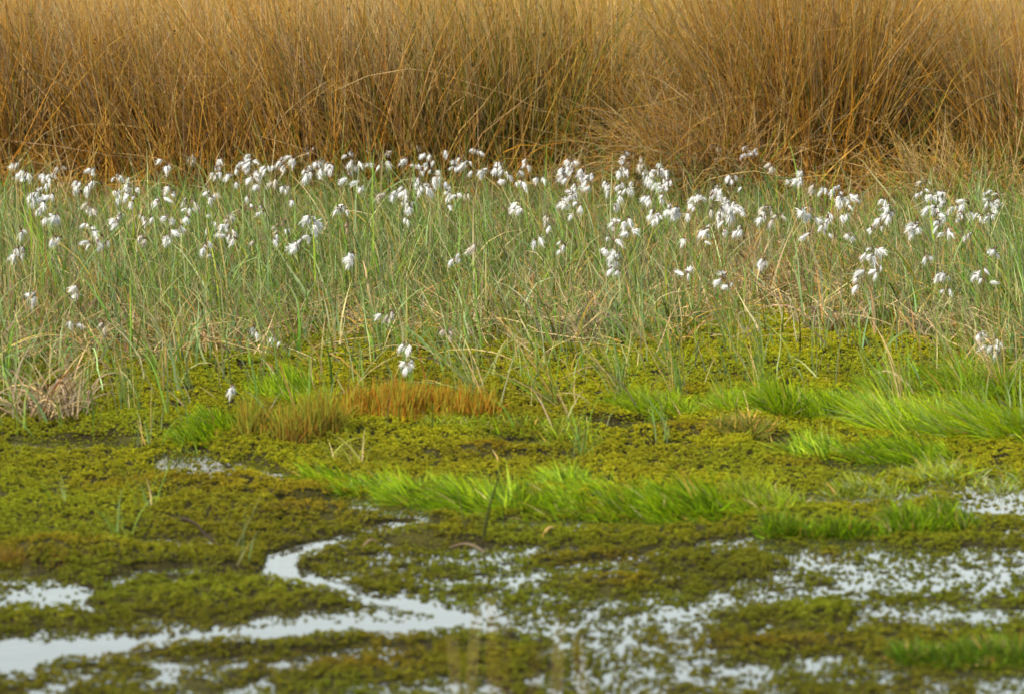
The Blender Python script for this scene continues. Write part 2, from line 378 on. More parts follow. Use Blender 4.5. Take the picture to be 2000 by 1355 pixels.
rush_tussock(1390, 432, .26, 2100, .52, .55, .82, 'mound of fine arching straw-coloured grass flopping left beside the big rusty tussock', .04, 1.25, .45, 0, 'moor_grass_tussock', .6, (.003, .0052), seed=40)
rush_tussock(1880, 448, .2, 700, .36, .6, .5, 'low mound of arching pale straw at the back, right of the golden rushes', .35, 1.3, .45, 0, 'moor_grass_tussock', .6, (.003, .005), seed=41)

# ------------------------------------------------------------------ the green sedge stand
FRONT_U = [-400, 33, 180, 320, 450, 600, 750, 900, 1100, 1250, 1400, 1600, 1800, 1960, 2400]
FRONT_V = [735, 725, 690, 690, 662, 662, 642, 642, 655, 640, 618, 606, 618, 690, 730]

def sedge_stand():
    n = 94000
    y = RNG.uniform(10.4, 15.7, n); x = RNG.uniform(-1, 1, n) * (0.12 * y + .55)
    u, v = to_uv(x, y, .04); fv = np.interp(u, FRONT_U, FRONT_V) + 60 * (fbm(x * 4, y * 1.5, 51, 2) - .5)
    d = fv - v                                          # >0 inside the stand
    dens = np.interp(d, [-180, -110, -60, -25, 15, 60], [0, .03, .065, .14, .55, 1.0]) * np.interp(v - np.interp(u, [33, 200, 330, 430, 800, 1000, 1300, 1450, 1560, 1650, 1750, 1900], [452, 450, 485, 440, 442, 448, 446, 432, 470, 502, 475, 440]) - 120 * (fbm(x * 3.5, y * 1.5, 59, 2) - .5), [-28, -8, 28], [.05, .4, 1])
    dens = dens * np.clip(.35 + 1.3 * fbm(x * 5, y * 5, 53, 2), .25, 1)
    k = RNG.random(n) < dens; x, y, u, v, d = x[k], y[k], u[k], v[k], d[k]; n = len(x)
    z = ground_z(x, y) - .01
    straw = .23 + .8 * np.clip(fbm(x * 2.6, y * 1.6, 55, 2) - .45, -.3, .6)
    for a, b, ru, rv, amp in [(120, 590, 150, 70, .40), (1430, 570, 220, 60, .42), (1750, 560, 240, 60, .38), (1100, 620, 90, 40, .3), (830, 560, 220, 90, -.22), (500, 560, 150, 70, -.12), (1500, 440, 160, 40, -.2), (330, 600, 120, 50, -.1)]:
        straw = straw + amp * np.exp(-(((u - a) / ru) ** 2 + ((v - b) / rv) ** 2))
    s = RNG.random(n) < straw
    L = RNG.gamma(9, .0245, n).clip(.06, .42) * np.interp(d, [-60, 20, 80], [.7, .82, 1.0]) * np.interp(v, [430, 560], [.80, 1]) * np.where(s, .85, 1)
    c = .86 * pick([GREEN, BLUEG, YGREEN, PALEG, OLIVE], [.42, .26, .10, .14, .08], n, var=.28); ct = c * RNG.uniform(.85, 1.15, (n, 1))
    tipdry = RNG.random(n) < .25; ct[tipdry] = .75 * pick([STRAW, GREY, TAN], [.4, .35, .25], tipdry.sum())
    c[s] = pick([STRAW, TAN, GREY, PALEG, RUST], [.30, .24, .26, .16, .04], s.sum(), var=.26) * .72; ct[s] = c[s]
    az = np.where(RNG.random(n) < .45, WEST + RNG.normal(0, .8, n), RNG.uniform(0, 6.28, n))
    th = np.abs(RNG.normal(.18, .2, n)); bend = np.abs(RNG.normal(.6, .6, n)); th[s] = np.abs(RNG.normal(.55, .45, s.sum())); bend[s] = RNG.normal(.7, .7, s.sum())
    V, F, C, _ = blades(np.stack([x, y, z], 1), L, az, th, bend, RNG.gamma(6, .00072, n).clip(.002, .008), 6, c, ct, power=1.4, wob=.14, kink=.09)
    o = mesh_np('sedge_grass', V, F, M_BLADE, None, C); tag(o, 'dense green and straw sedge grass in a band across the middle', 'grass', None, 'stuff')
    # thatch lying at its feet
    n = 38000; y = RNG.uniform(11.4, 15.6, n); x = RNG.uniform(-1, 1, n) * (0.12 * y + .5)
    u, v = to_uv(x, y, .04); fv = np.interp(u, FRONT_U, FRONT_V) + 40 * (fbm(x * 4, y * 1.5, 51, 2) - .5)
    k = RNG.random(n) < np.interp(fv - v, [-60, -15, 40], [0, .22, 1]); x, y = x[k], y[k]; n = len(x)
    c = pick([STRAW, TAN, GREY, RUST, OLIVE], [.34, .24, .28, .06, .08], n)
    V, F, C, _ = blades(np.stack([x, y, ground_z(x, y) + RNG.uniform(0, .05, n)], 1), RNG.uniform(.06, .24, n), RNG.uniform(0, 6.28, n), RNG.uniform(.9, 1.5, n), RNG.normal(.3, .4, n), RNG.uniform(.0015, .0032, n), 4, c, None, wob=.1)
    o = mesh_np('dead_thatch', V, F, M_STRAW, None, C); tag(o, 'tangled dead straw lying among the feet of the sedge', 'dead grass', None, 'stuff')
sedge_stand()

# single sedge tufts standing out in front: (u, v of the foot, blades, height m, lean west 0..1, spread, dryness, label)
SEDGE = [
 (255, 800, 34, .20, .3, .16, .15, 'tall upright green sedge tuft on the yellow moss near the left edge'),
 (160, 790, 26, .20, .1, .25, .35, 'green and straw sedge tuft beside the dead leaf clump at left'),
 (350, 765, 5, .16, .5, .3, .3, 'thin dark sedge shoot standing alone on yellow moss left of centre'),
 (290, 860, 16, .12, .5, .2, .25, 'short sedge tuft in front of the tall one, near the pale wet patch'),
 (505, 740, 12, .15, .3, .25, .1, 'few slim sedge blades rising behind the left bright grass patch'),
 (625, 790, 8, .12, .0, .3, .05, 'sedge blades sticking out of the bright grass behind the orange moss'),
 (745, 690, 22, .20, .4, .14, .1, 'slender upright green sedge tuft on moss left of the twin cotton heads'),
 (930, 770, 46, .26, .9, .55, .25, 'sedge tuft sweeping left over the yellow moss behind the orange moss'),
 (1080, 780, 40, .26, .9, .6, .3, 'loose sedge leaning far left across the middle of the moss'),
 (1215, 770, 70, .26, .65, .45, .3, 'large arching green sedge tuft right of centre on the moss'),
 (1330, 770, 40, .25, .85, .4, .2, 'sedge tuft leaning left between the large tuft and the bright grass'),
 (1490, 770, 36, .24, .9, .3, .15, 'tall sedge tuft leaning left at the left end of the right bright grass'),
 (1430, 690, 20, .18, .6, .3, .2, 'slim sedge tuft on the yellow moss below the pair of cotton heads'),
 (1600, 690, 14, .16, .5, .25, .1, 'upright sedge shoots in the middle of the right yellow moss'),
 (1760, 790, 34, .24, .7, .4, .25, 'sedge tuft standing in the bright grass at the right'),
 (1870, 740, 46, .26, .7, .45, .3, 'dense bluish sedge tuft in front of the right-hand cotton heads'),
 (1960, 770, 40, .24, .85, .4, .35, 'sedge tuft leaning left at the right picture edge'),
 (1140, 880, 26, .13, .4, .5, .15, 'small sedge tuft between the wet patch and the long bright grass'),
 (1300, 850, 12, .13, .5, .25, .2, 'few thin sedge blades beside the small wet patch'),
 (290, 985, 14, .11, .2, .25, .1, 'soft green sedge tuft on the dark moss bank at left'),
 (120, 980, 10, .11, .5, .35, .25, 'thin sedge blades on the dark moss bank at the left edge'),
 (235, 1040, 16, .10, .7, .5, .4, 'low sprawling sedge tuft on the dark moss bank'),
 (470, 1085, 7, .10, -.2, .25, .2, 'sparse sedge shoot beside the bend of the water channel'),
 (370, 872, 8, .08, .7, .7, .1, 'short pale green blades in front of the small left grass patch'),
 (700, 900, 18, .10, .5, .5, .1, 'yellow-green sedge shoots in front of the orange moss'),
 (655, 890, 12, .09, .3, .5, .1, 'yellowish sedge shoots between brown clump and orange moss'),
]
def sedge_tuft(u, v, n, h, west, spread, dry, label, k, name='sedge_tuft', cat='sedge', rad=.03, yellow=False):
    rng = np.random.default_rng(300 + k)
    x0, y0 = at(u, v, .02); z0 = float(ground_z(np.array([x0]), np.array([y0]))[0]); z0 = max(z0, -.02)
    root = empty(name, (float(x0), float(y0), z0))
    r = rad * rng.random(n); a = rng.uniform(0, 6.28, n)
    lean = rng.random(n) < abs(west); az = np.where(lean, (WEST if west > 0 else 0) + rng.normal(0, .45, n), rng.uniform(0, 6.28, n))
    c = pick([GREEN, BLUEG, YGREEN, OLIVE], [.4, .3, .2, .1], n, rng)
    if yellow: c = pick([(.42, .42, .05), YGREEN], [.6, .4], n, rng)
    ct = c.copy(); s = rng.random(n) < dry; c[s] = pick([STRAW, TAN, RUST], [.5, .35, .15], s.sum(), rng); ct[s] = pick([STRAW, GREY], [.6, .4], s.sum(), rng)
    V, F, C, _ = blades(np.stack([r * np.cos(a), r * np.sin(a) * 1.5, 0 * r - .004], 1), rng.uniform(.5, 1.4, n) * h, az, np.abs(rng.normal(spread * .8, spread * .5, n)), np.abs(rng.normal(spread * 1.2, .3, n)),
                       rng.uniform(.0014, .0032, n), 6, c, ct, power=1.5, wob=.03, rng=rng)
    o = mesh_np('blades', V, F, M_BLADE, root, C); o['kind'] = 'stuff'
    tag(root, label, cat, 'sedge tufts standing out in front')
for k, t in enumerate(SEDGE): sedge_tuft(*t, k, yellow=('yellow' in t[7][:8]))

# ------------------------------------------------------------------ bright fine grass patches
def fine_patch(name, label, cat, spots, n, h, th, bend, cols, probs, k, az0=WEST, azs=.5, width=.0031, group='bright green grass patches on the moss', tipc=None, zoff=.01, matl=None):
    """spots: (u, v, half width px, half depth px) ellipses on the ground"""
    rng = np.random.default_rng(500 + k); n = int(n * 1.35)
    sp = np.array(spots, float); wgt = sp[:, 2] * sp[:, 3]; idx = rng.choice(len(sp), n, p=wgt / wgt.sum())
    r = np.sqrt(rng.random(n)) * (1 + .45 * np.abs(rng.normal(0, 1, n)) * (rng.random(n) < .3)); a = rng.uniform(0, 6.283, n)
    u = sp[idx, 0] + sp[idx, 2] * r * np.cos(a); v = sp[idx, 1] + sp[idx, 3] * r * np.sin(a)
    x, y = at(u, v, .015)
    tuft = fbm(x * 20, y * 7, 61 + k, 2); edge = np.clip(1.25 - r, .05, 1); kk = (np.clip(tuft - .14, 0, 1) * 2.3 * edge + .05 > rng.random(n)); x, y, r, tuft = x[kk], y[kk], r[kk], tuft[kk]; n = len(x)
    z = np.maximum(ground_z(x, y), -.006) - zoff
    cx, cy = float(x.mean()), float(y.mean()); root = empty(name, (cx, cy, float(z.mean())))
    c = pick(cols, probs, n, rng, .16); ct = c * 1.0
    if tipc is not None: ct = pick(tipc, [1] * len(tipc), n, rng, .16)
    if azs < 2:
        dd = rng.random(n) < .04; c[dd] = pick([STRAW, TAN, OLIVE], [.4, .3, .3], dd.sum(), rng); ct = c * rng.uniform(.85, 1.12, (n, 1))
    big = fbm(x * 7, y * 3.5, 81 + k, 2) - .5
    az = az0 + rng.normal(0, azs + .1, n) + 4.0 * big
    L = h * (.86 if azs < 2 else 1) * (rng.uniform(.55, 1.2, n) if azs < 2 else rng.beta(2.2, 1.6, n) * 1.35 + .15) * (.35 + 1.3 * tuft) * np.clip(1.25 - .45 * r, .45, 1.2)
    V, F, C, _ = blades(np.stack([x - cx, y - cy, z - z.mean()], 1), L, az, np.clip(rng.normal(th + (.30 if azs < 2 else 0), .28, n), 0, 1.5), rng.normal(bend, .3, n), width * rng.uniform(.7, 1.4, n), 4, c, ct, power=1.2, rng=rng)
    o = mesh_np('blades', V, F, matl or M_FINE, root, C); o['kind'] = 'stuff'
    tag(root, label, cat, group); return root

LIME = (.33, .47, .003); LEAF = (.20, .33, .003); LIGHT = (.44, .56, .012); DEEP = (.08, .15, .003)
BR = ([LIME, LEAF, LIGHT, DEEP], [.42, .26, .10, .22])
fine_patch('grass_patch', 'small bright green grass patch beside the white cotton tuft, left of centre', 'grass patch', [(590, 768, 75, 16), (520, 765, 30, 12)], 2600, .075, .35, .3, *BR, 0)
fine_patch('grass_patch', 'small bright green grass patch left of the brown-stemmed clump', 'grass patch', [(430, 828, 60, 17), (385, 850, 45, 10), (370, 858, 25, 7)], 2600, .07, .55, .35, *BR, 1)
fine_patch('grass_patch', 'left part of the long bright green grass, tapering to a swept tip', 'grass patch', [(650, 935, 42, 12), (730, 950, 70, 12), (810, 965, 80, 12), (890, 968, 90, 16), (970, 976, 80, 16)], 8200, .09, .85, .3, *BR, 2)
fine_patch('grass_patch', 'wide bright green grass patch in the middle, above the wet moss', 'grass patch', [(1030, 985, 110, 24), (1150, 962, 140, 30), (1260, 985, 160, 28), (1390, 985, 130, 22)], 16000, .085, .85, .3, *BR, 3)
fine_patch('grass_patch', 'low strip of green grass at the water edge on the right', 'grass patch', [(1560, 1032, 80, 8), (1680, 1030, 90, 9), (1790, 1022, 80, 10), (1860, 1016, 60, 12)], 6500, .065, .35, .3, [LEAF, LIME, DEEP, OLIVE], [.4, .2, .3, .1], 4, azs=1.1)
fine_patch('grass_patch', 'blurred dark green grass patch in the lower right corner', 'grass patch', [(1780, 1275, 80, 10), (1880, 1278, 110, 14), (2000, 1275, 100, 14)], 5000, .05, .5, .3, [LEAF, DEEP, OLIVE], [.3, .5, .2], 5, azs=1.2)
fine_patch('grass_patch', 'thick bright green grass mound with dark right flank, right of centre', 'grass patch', [(1620, 800, 85, 16), (1540, 805, 80, 14), (1670, 800, 40, 14)], 6500, .12, .5, .35, *BR, 6, azs=.7)
fine_patch('grass_patch', 'light green swept grass reaching to the right edge above the narrow patch', 'grass patch', [(1780, 830, 90, 16), (1880, 828, 100, 20), (1980, 835, 90, 20)], 9000, .14, .85, .2, [LIME, LIGHT, LEAF, (.32, .45, .10)], [.35, .3, .2, .15], 7, azs=.35)
fine_patch('grass_patch', 'narrow bright grass patch lying left, below the swept grass on the right', 'grass patch', [(1620, 884, 60, 9), (1710, 884, 90, 11), (1810, 882, 80, 11)], 5200, .10, .85, .25, *BR, 8, azs=.35)
fine_patch('grass_patch', 'olive green grass tuft with a dry stalk, left of the narrow patch', 'grass patch', [(1450, 842, 60, 10)], 1800, .07, .6, .4, [OLIVE, YGREEN, TAN], [.5, .3, .2], 9, azs=1.6)
fine_patch('grass_patch', 'soft bright green grass between the large sedge tuft and the mound', 'grass patch', [(1330, 795, 90, 16), (1430, 790, 70, 16), (1250, 790, 70, 14)], 5200, .07, .55, .4, [LIME, YGREEN, LEAF], [.4, .35, .25], 10, azs=1.0)
fine_patch('grass_patch', 'green grass hummock behind the swept grass at the right', 'grass patch', [(1760, 755, 80, 14), (1880, 765, 110, 16), (1980, 775, 70, 14)], 5200, .11, .45, .5, [LEAF, LIME, OLIVE, YGREEN], [.35, .25, .2, .2], 11, azs=.8)
fine_patch('grass_patch', 'thin light green grass spreading over wet moss at the right edge', 'grass patch', [(1700, 950, 110, 14), (1850, 920, 120, 20), (1960, 930, 60, 24)], 3200, .06, .7, .3, [YGREEN, LIME, PALEG], [.5, .25, .25], 12, azs=1.2)
fine_patch('grass_patch', 'thin yellow-green grass in front of the orange moss', 'grass patch', [(1050, 830, 130, 14), (900, 825, 90, 10), (1120, 850, 80, 12)], 3600, .05, .5, .4, [YGREEN, LIME, OLIVE], [.5, .25, .25], 13, azs=1.4)
fine_patch('grass_patch', 'thin yellow-green grass between the wide patch and the right strip', 'grass patch', [(1520, 980, 70, 16), (1480, 960, 60, 14)], 2600, .06, .6, .3, [YGREEN, LIME, OLIVE], [.5, .3, .2], 14, azs=1.2)
fine_patch('grass_patch', 'yellow-green grass in the gap between the golden rushes and the right end', 'grass patch', [(1830, 425, 75, 22), (1780, 410, 50, 14)], 1500, .26, .1, .5, [YGREEN, (.32, .36, .02), OLIVE], [.5, .3, .2], 15, azs=1.5, width=.0038, group='bright green grass patches on the moss')
fine_patch('hair_moss_patch', 'rusty orange hair moss patch with green tops in the middle of the bog', 'moss patch', [(715, 806, 65, 11), (800, 810, 90, 14), (890, 806, 80, 11)], 5600, .062, .12, .2, [(.46, .13, .010), (.46, .19, .015), (.18, .06, .010), (.28, .27, .02)], [.38, .24, .16, .22], 20, azs=3, width=.0024, group=None, tipc=[(.54, .25, .02), (.40, .38, .03), (.52, .16, .015), (.32, .40, .03)], matl=M_HAIR)
fine_patch('hair_moss_patch', 'brown and olive hair moss clump with dark foot, left of the orange patch', 'moss patch', [(500, 842, 50, 12), (560, 846, 80, 13), (630, 838, 45, 10)], 4600, .075, .18, .2, [(.12, .055, .015), (.32, .13, .02), OLIVE], [.4, .3, .3], 21, azs=3, width=.0024, group=None, tipc=[(.36, .36, .02), (.40, .20, .02), (.28, .36, .03)], matl=M_HAIR)
fine_patch('hair_moss_patch', 'brown hair moss cushion on the bank at the lower left edge', 'moss patch', [(90, 1092, 90, 9), (30, 1092, 60, 9)], 1300, .028, .15, .15, [(.14, .07, .015), (.24, .13, .02)], [.5, .5], 22, azs=3, width=.0018, group=None, tipc=[(.28, .20, .02), (.25, .13, .02)], matl=M_HAIR)

# dead leaf clump at the left edge
def dead_clump(u, v, n, h, rad, label, k, cat='dead grass'):
    rng = np.random.default_rng(700 + k); x0, y0 = at(u, v, .02); z0 = float(ground_z(np.array([x0]), np.array([y0]))[0]); root = empty('dead_grass_clump', (float(x0), float(y0), z0))
    r = rad * np.sqrt(rng.random(n)); a = rng.uniform(0, 6.28, n)
    c = .8 * pick([STRAW, (.45, .34, .22), GREY, RUST, DKBR], [.3, .25, .25, .08, .12], n, rng)
    V, F, C, _ = blades(np.stack([r * np.cos(a), r * np.sin(a), 0 * r], 1), h * rng.uniform(.5, 1.2, n), rng.uniform(0, 6.28, n), np.abs(rng.normal(.5, .3, n)), np.abs(rng.normal(1.3, .6, n)), rng.uniform(.003, .006, n), 7, c, None, power=1.3, wob=.08, rng=rng)
    o = mesh_np('leaves', V, F, M_STRAW, root, C); o['kind'] = 'stuff'; tag(root, label, cat)
dead_clump(95, 805, 130, .19, .11, 'tangled clump of brown dead leaves at the left edge of the moss', 0)
dead_clump(1130, 668, 150, .16, .08, 'drooping mop of dead straw at the foot of the sedge near the centre', 1)
dead_clump(1640, 640, 160, .13, .14, 'flattened brown straw at the front of the sedge on the right', 2)
dead_clump(1800, 655, 120, .12, .10, 'low tuft of dead straw by the rust-coloured moss on the right', 3)

# ------------------------------------------------------------------ sphagnum carpet
def sprig(seed):
    rng = np.random.default_rng(seed); V = []; F = []
    def leaf(a, el, L, w, z0):
        d = np.array([math.cos(a) * math.cos(el), math.sin(a) * math.cos(el), math.sin(el)]); s = np.array([-math.sin(a), math.cos(a), 0])
        n = np.cross(s, d); o = np.array([0, 0, z0]); b = len(V)
        V.extend([o, o + d * L * .5 + s * w - n * .06, o + d * L * .55 + n * .16, o + d * L * .5 - s * w - n * .06, o + d * L - n * .18])
        F.extend([(b, b + 1, b + 2), (b, b + 2, b + 3), (b + 1, b + 4, b + 2), (b + 2, b + 4, b + 3)])
    k = rng.integers(6, 8)
    for i in range(k): leaf(i * 6.283 / k + rng.normal(0, .25), rng.uniform(-.15, .5), rng.uniform(.8, 1.25), rng.uniform(.16, .26), .15)
    for i in range(4): leaf(i * 1.57 + rng.normal(0, .4), rng.uniform(.7, 1.25), rng.uniform(.5, .8), .2, .3)
    return np.array(V), np.array(F)
moss_coll = bpy.data.collections.new('sphagnum_sprigs')
for i in range(5):
    v, f = sprig(900 + i); me = bpy.data.meshes.new('sprig'); me.from_pydata([tuple(p) for p in v], [], [tuple(int(q) for q in t) for t in f]); me.materials.append(M_MOSS)
    me.polygons.foreach_set('use_smooth', np.ones(len(f), bool)); moss_coll.objects.link(bpy.data.objects.new('sprig_%d' % i, me))

def moss():
    n = 640000; y = np.sqrt(RNG.uniform(6.75 ** 2, 13.6 ** 2, n)); x = RNG.uniform(-1, 1, n) * (0.12 * y + .40)
    w = wet(x, y); z = ground_z(x, y); u, v = to_uv(x, y, 0.)
    dens = np.interp(w, [.36, .46, .54, .60, .70, .84, .98], [1, .80, .56, .42, .29, .13, 0])
    clump = fbm(x * 58, y * 46, 71, 2); dens = dens * np.clip(.10 + (clump - .36 + .12 * (.5 - w)) * 5, .04, 1)
    k = (RNG.random(n) < dens) & (z > -.035); x, y, w, z, u, v, clump = x[k], y[k], w[k], z[k], u[k], v[k], clump[k]; n = len(x)
    dry = np.interp(w, [.40, .56], [1, .12]); z = np.maximum(z, -.0022) + dry * (RNG.uniform(-.003, .005, n) + .013 * (clump - .5) + .004) + RNG.uniform(-.0015, .0015, n)
    yel = np.array((.54, .51, .012)); oli = np.array((.25, .25, .009)); dk = np.array((.075, .078, .008)); rus = np.array((.36, .18, .012)); grn = np.array((.32, .38, .016))
    wv = np.clip((w - .05) / .55, 0, 1)[:, None]; c = yel * (1 - wv) + oli * wv
    fr = np.clip((v - 930) / 170, 0, 1)[:, None]; c = c * (1 - .62 * fr) + dk * .62 * fr            # the wet front is another, darker moss
    t = fbm(x * 3.2, y * 2.0, 73, 2); g = np.clip((t - .5) * 5, 0, 1)[:, None] * .5; c = c * (1 - g) + grn * (1 - .45 * wv) * g
    t = fbm(x * 3.4, y * 1.5, 79, 4); g = (np.clip((t - .47) * 5, 0, 1) * .45 * np.interp(v, [650, 780], [.3, 1]))[:, None]; c = c * (1 - g) + np.array((.20, .16, .012)) * g
    t = fbm(x * 4.5, y * 2.6, 77, 3); g = np.clip((t - .70) * 6, 0, 1)[:, None] * .35
    for a, b, ru, rv, amp in [(1830, 640, 160, 26, .9), (300, 950, 190, 14, .4), (460, 955, 60, 10, .5), (100, 1085, 130, 12, .5), (1210, 1145, 110, 9, .5), (1340, 850, 90, 9, .5), (600, 1008, 80, 8, .45), (1520, 1260, 160, 12, .4), (700, 1305, 160, 12, .45), (150, 720, 120, 20, .3), (960, 890, 60, 8, .6)]:
        g = np.maximum(g, (amp * np.exp(-(((u - a) / ru) ** 2 + ((v - b) / rv) ** 2)))[:, None])
    c = c * (1 - g) + rus * (1 - .35 * wv) * g
    c = c * np.exp(RNG.normal(0, .16, (n, 1))) * (1 + RNG.normal(0, .05, (n, 3))); c = np.clip(ALB * c, .004, .8)
    me = bpy.data.meshes.new('sphagnum_moss'); me.vertices.add(n); me.vertices.foreach_set('co', np.stack([x, y, z], 1).astype(np.float32).ravel())
    def put(nm, ty, key, arr):
        a = me.attributes.new(nm, ty, 'POINT'); a.data.foreach_set(key, np.asarray(arr).ravel())
    put('col', 'FLOAT_COLOR', 'color', np.concatenate([c, np.ones((n, 1))], 1).astype(np.float32))
    put('rot', 'FLOAT_VECTOR', 'vector', np.stack([RNG.normal(0, .22, n), RNG.normal(0, .22, n), RNG.uniform(0, 6.28, n)], 1).astype(np.float32))
    put('scl', 'FLOAT', 'value', (RNG.uniform(.0035, .0058, n) * np.interp(w, [.4, .6], [1, 1.15])).astype(np.float32)); put('var', 'INT', 'value', RNG.integers(0, 5, n).astype(np.int32))
    o = link(bpy.data.objects.new('sphagnum_moss', me)); tag(o, 'yellow-green sphagnum moss carpeting the bog and poking through the water', 'moss', None, 'stuff')
    ng = bpy.data.node_groups.new('moss_sprigs', 'GeometryNodeTree')
    ng.interface.new_socket('Geometry', in_out='INPUT', socket_type='NodeSocketGeometry'); ng.interface.new_socket('Geometry', in_out='OUTPUT', socket_type='NodeSocketGeometry')
    N = ng.nodes; gi = N.new('NodeGroupInput'); go = N.new('NodeGroupOutput'); ip = N.new('GeometryNodeInstanceOnPoints'); ci = N.new('GeometryNodeCollectionInfo')
    ci.inputs['Collection'].default_value = moss_coll; ci.inputs['Separate Children'].default_value = True; ci.inputs['Reset Children'].default_value = True
    def na(nm, ty):
        q = N.new('GeometryNodeInputNamedAttribute'); q.data_type = ty; q.inputs['Name'].default_value = nm; return next(s for s in q.outputs if s.enabled and s.name == 'Attribute')
    er = N.new('FunctionNodeEulerToRotation'); lk = ng.links.new
    lk(gi.outputs[0], ip.inputs['Points']); lk(ci.outputs[0], ip.inputs['Instance']); ip.inputs['Pick Instance'].default_value = True
    lk(na('var', 'INT'), ip.inputs['Instance Index']); lk(na('rot', 'FLOAT_VECTOR'), er.inputs[0]); lk(er.outputs[0], ip.inputs['Rotation']); lk(na('scl', 'FLOAT'), ip.inputs['Scale'])
    lk(ip.outputs[0], go.inputs[0]); md = o.modifiers.new('sprigs', 'NODES'); md.node_group = ng
    print('moss sprigs', n)
moss()

# ------------------------------------------------------------------ cotton grass
HEADS = """34,325,2 37,341,2 50,348,5L 88,343,3 104,350,3 92,366,2 117,340,2b 186,338,4 180,363,3 156,366,4 229,348,5 228,380,4 255,359,3 262,374,3 258,393,4 326,325,4 336,379,4 313,400,5 65,393,6L 80,386,3 106,392,3 85,410,4 90,430,3 110,434,3 41,455,2 177,407,3b 183,420,2 177,448,3 183,457,2 232,441,3 237,428,2 281,472,3b 331,469,5L 345,456,2 276,428,2 294,432,2 329,437,2 350,442,2 370,402,4b 370,418,3 111,472,3 182,485,3 207,485,2 37,494,3 49,495,2 202,470,2d
378,308,3b 430,320,4 423,336,3 423,352,3 453,354,4 465,366,2 469,331,4 483,313,2 490,328,6L 500,346,4 500,363,4 527,336,4 537,328,1 543,340,1 550,322,3 568,319,1 580,311,3 600,305,6L 619,271,2b 619,288,1 606,345,6L 626,331,4 635,320,3 649,334,4 564,341,2b 559,377,2 570,372,2 571,392,1 541,361,2b 686,307,3 692,325,6L 683,349,2 488,399,2 481,412,3d 500,414,3d 518,418,2 380,400,4d 369,430,3 405,375,1 411,387,2 420,434,3 405,458,1 446,434,2b 451,448,5 453,474,3 465,471,2 403,485,3 405,497,2 543,442,3d 559,441,3d 543,457,2b 561,455,1 536,473,2 610,442,6X 609,466,2 586,481,3 582,496,1 665,419,3 674,414,2 681,450,3d 692,505,4 508,476,1b
731,302,4 753,302,1 753,316,1 769,302,1 733,325,2 745,331,1 812,288,4b 792,322,4 841,311,2 843,325,4 847,340,3 820,336,3 824,350,3 826,364,3 856,356,4 868,364,2 833,379,3 888,325,4 900,317,3 913,325,5 935,301,3 929,311,1 952,340,4 983,327,3 971,334,2 989,341,2 992,356,2 932,347,2 774,380,4 788,379,3 801,395,3 802,412,5 783,399,1 750,389,3b 797,434,2 883,373,2 881,391,4 889,395,2 878,413,1 912,384,3b 929,492,2b 989,419,2d 1017,410,2 705,370,3 870,304,1
1032,325,5 1010,350,1 1007,363,1 1020,355,2 1054,357,3 1018,412,2 1118,318,5 1096,341,5 1116,336,2 1100,352,3 1140,340,4 1139,352,3 1158,350,5 1126,373,4 1155,368,2 1183,364,3 1190,375,3 1172,361,1 1112,384,4 1103,398,4 1125,393,3 1137,405,2 1107,409,2 1218,311,3 1218,325,5 1215,338,4 1227,338,2 1235,317,1 1211,366,3 1222,374,3 1240,368,3 1208,388,1 1256,322,2b 1256,336,2b 1266,347,5 1288,343,4 1295,324,3 1303,344,1 1277,357,4 1291,359,4 1307,366,3 1295,375,2 1263,388,1 1273,396,2 1291,393,2 1277,421,4 1286,431,3 1309,411,3 1325,421,6L 1203,411,2 1075,428,2b 1082,446,1 1125,432,2 1222,439,3 1226,460,2 1050,476,2 1105,487,3 1199,478,2 1195,492,3 1199,446,2
1399,290,3b 1400,308,2 1471,304,6S 1508,331,5b 1569,345,3 1567,361,1 1432,354,3 1446,379,1 1402,375,5 1370,393,4 1360,405,2 1388,391,2 1423,395,4 1423,419,6X 1409,416,3 1407,432,2 1450,418,2 1437,407,2 1344,423,2 1390,412,1b 1501,414,4b 1503,428,4 1519,430,3b 1493,434,1 1381,455,5 1373,475,1 1450,453,3 1414,462,1 1564,418,2 1582,413,2d 1586,430,3 1618,428,4 1613,444,3 1612,460,1 1581,464,3 1595,375,2b 1616,373,3 1638,375,4 1643,396,5 1654,395,3 1638,423,1 1652,416,2 1400,446,2 1348,481,1 1538,364,1
1681,391,2 1736,400,2 1746,404,1 1725,418,3 1742,418,4 1719,442,2 1706,454,2 1791,439,4 1791,453,4 1802,382,4 1807,361,2b 1797,318,1d 1835,334,3d 1919,338,1d 1841,375,2b 1818,385,2 1830,387,3 1841,387,3 1832,395,2 1842,407,2 1827,414,4 1829,428,1 1867,407,3 1835,444,3 1846,433,2 1848,459,3 1892,405,3 1892,416,3 1883,430,3 1931,387,3 1940,400,4 1954,389,3 1952,412,4 1937,425,4 1920,428,3 1895,471,3 1660,467,1 1672,472,1 1700,497,4S
157,573,4 63,587,3 191,597,2d 142,634,2 199,646,2b 497,647,2 542,666,2 451,760,2 38,510,3 891,508,4 1201,512,4 1203,533,3 750,620,1 768,620,4b 874,657,3b 800,687,2 798,720,4 1343,541,3 1417,547,3 1422,566,2 1494,515,3 1688,541,2 1683,557,2 1702,508,4 1716,531,3 1807,503,2 1844,550,4 1853,576,2 1914,540,4 1923,555,2 1944,496,3 1919,650,2 1916,664,2 1937,674,4 1951,699,2"""
heads = []
for w_ in HEADS.split():
    a, b, c = w_.split(','); n_ = int(c[0]); fl = c[1:]
    heads.append((int(a), int(b), n_, {'b': 1, 'd': 2}.get(fl, 0), {'L': 1.18, 'X': 1.4, 'S': 1.12}.get(fl, 1.0), fl == 'S'))

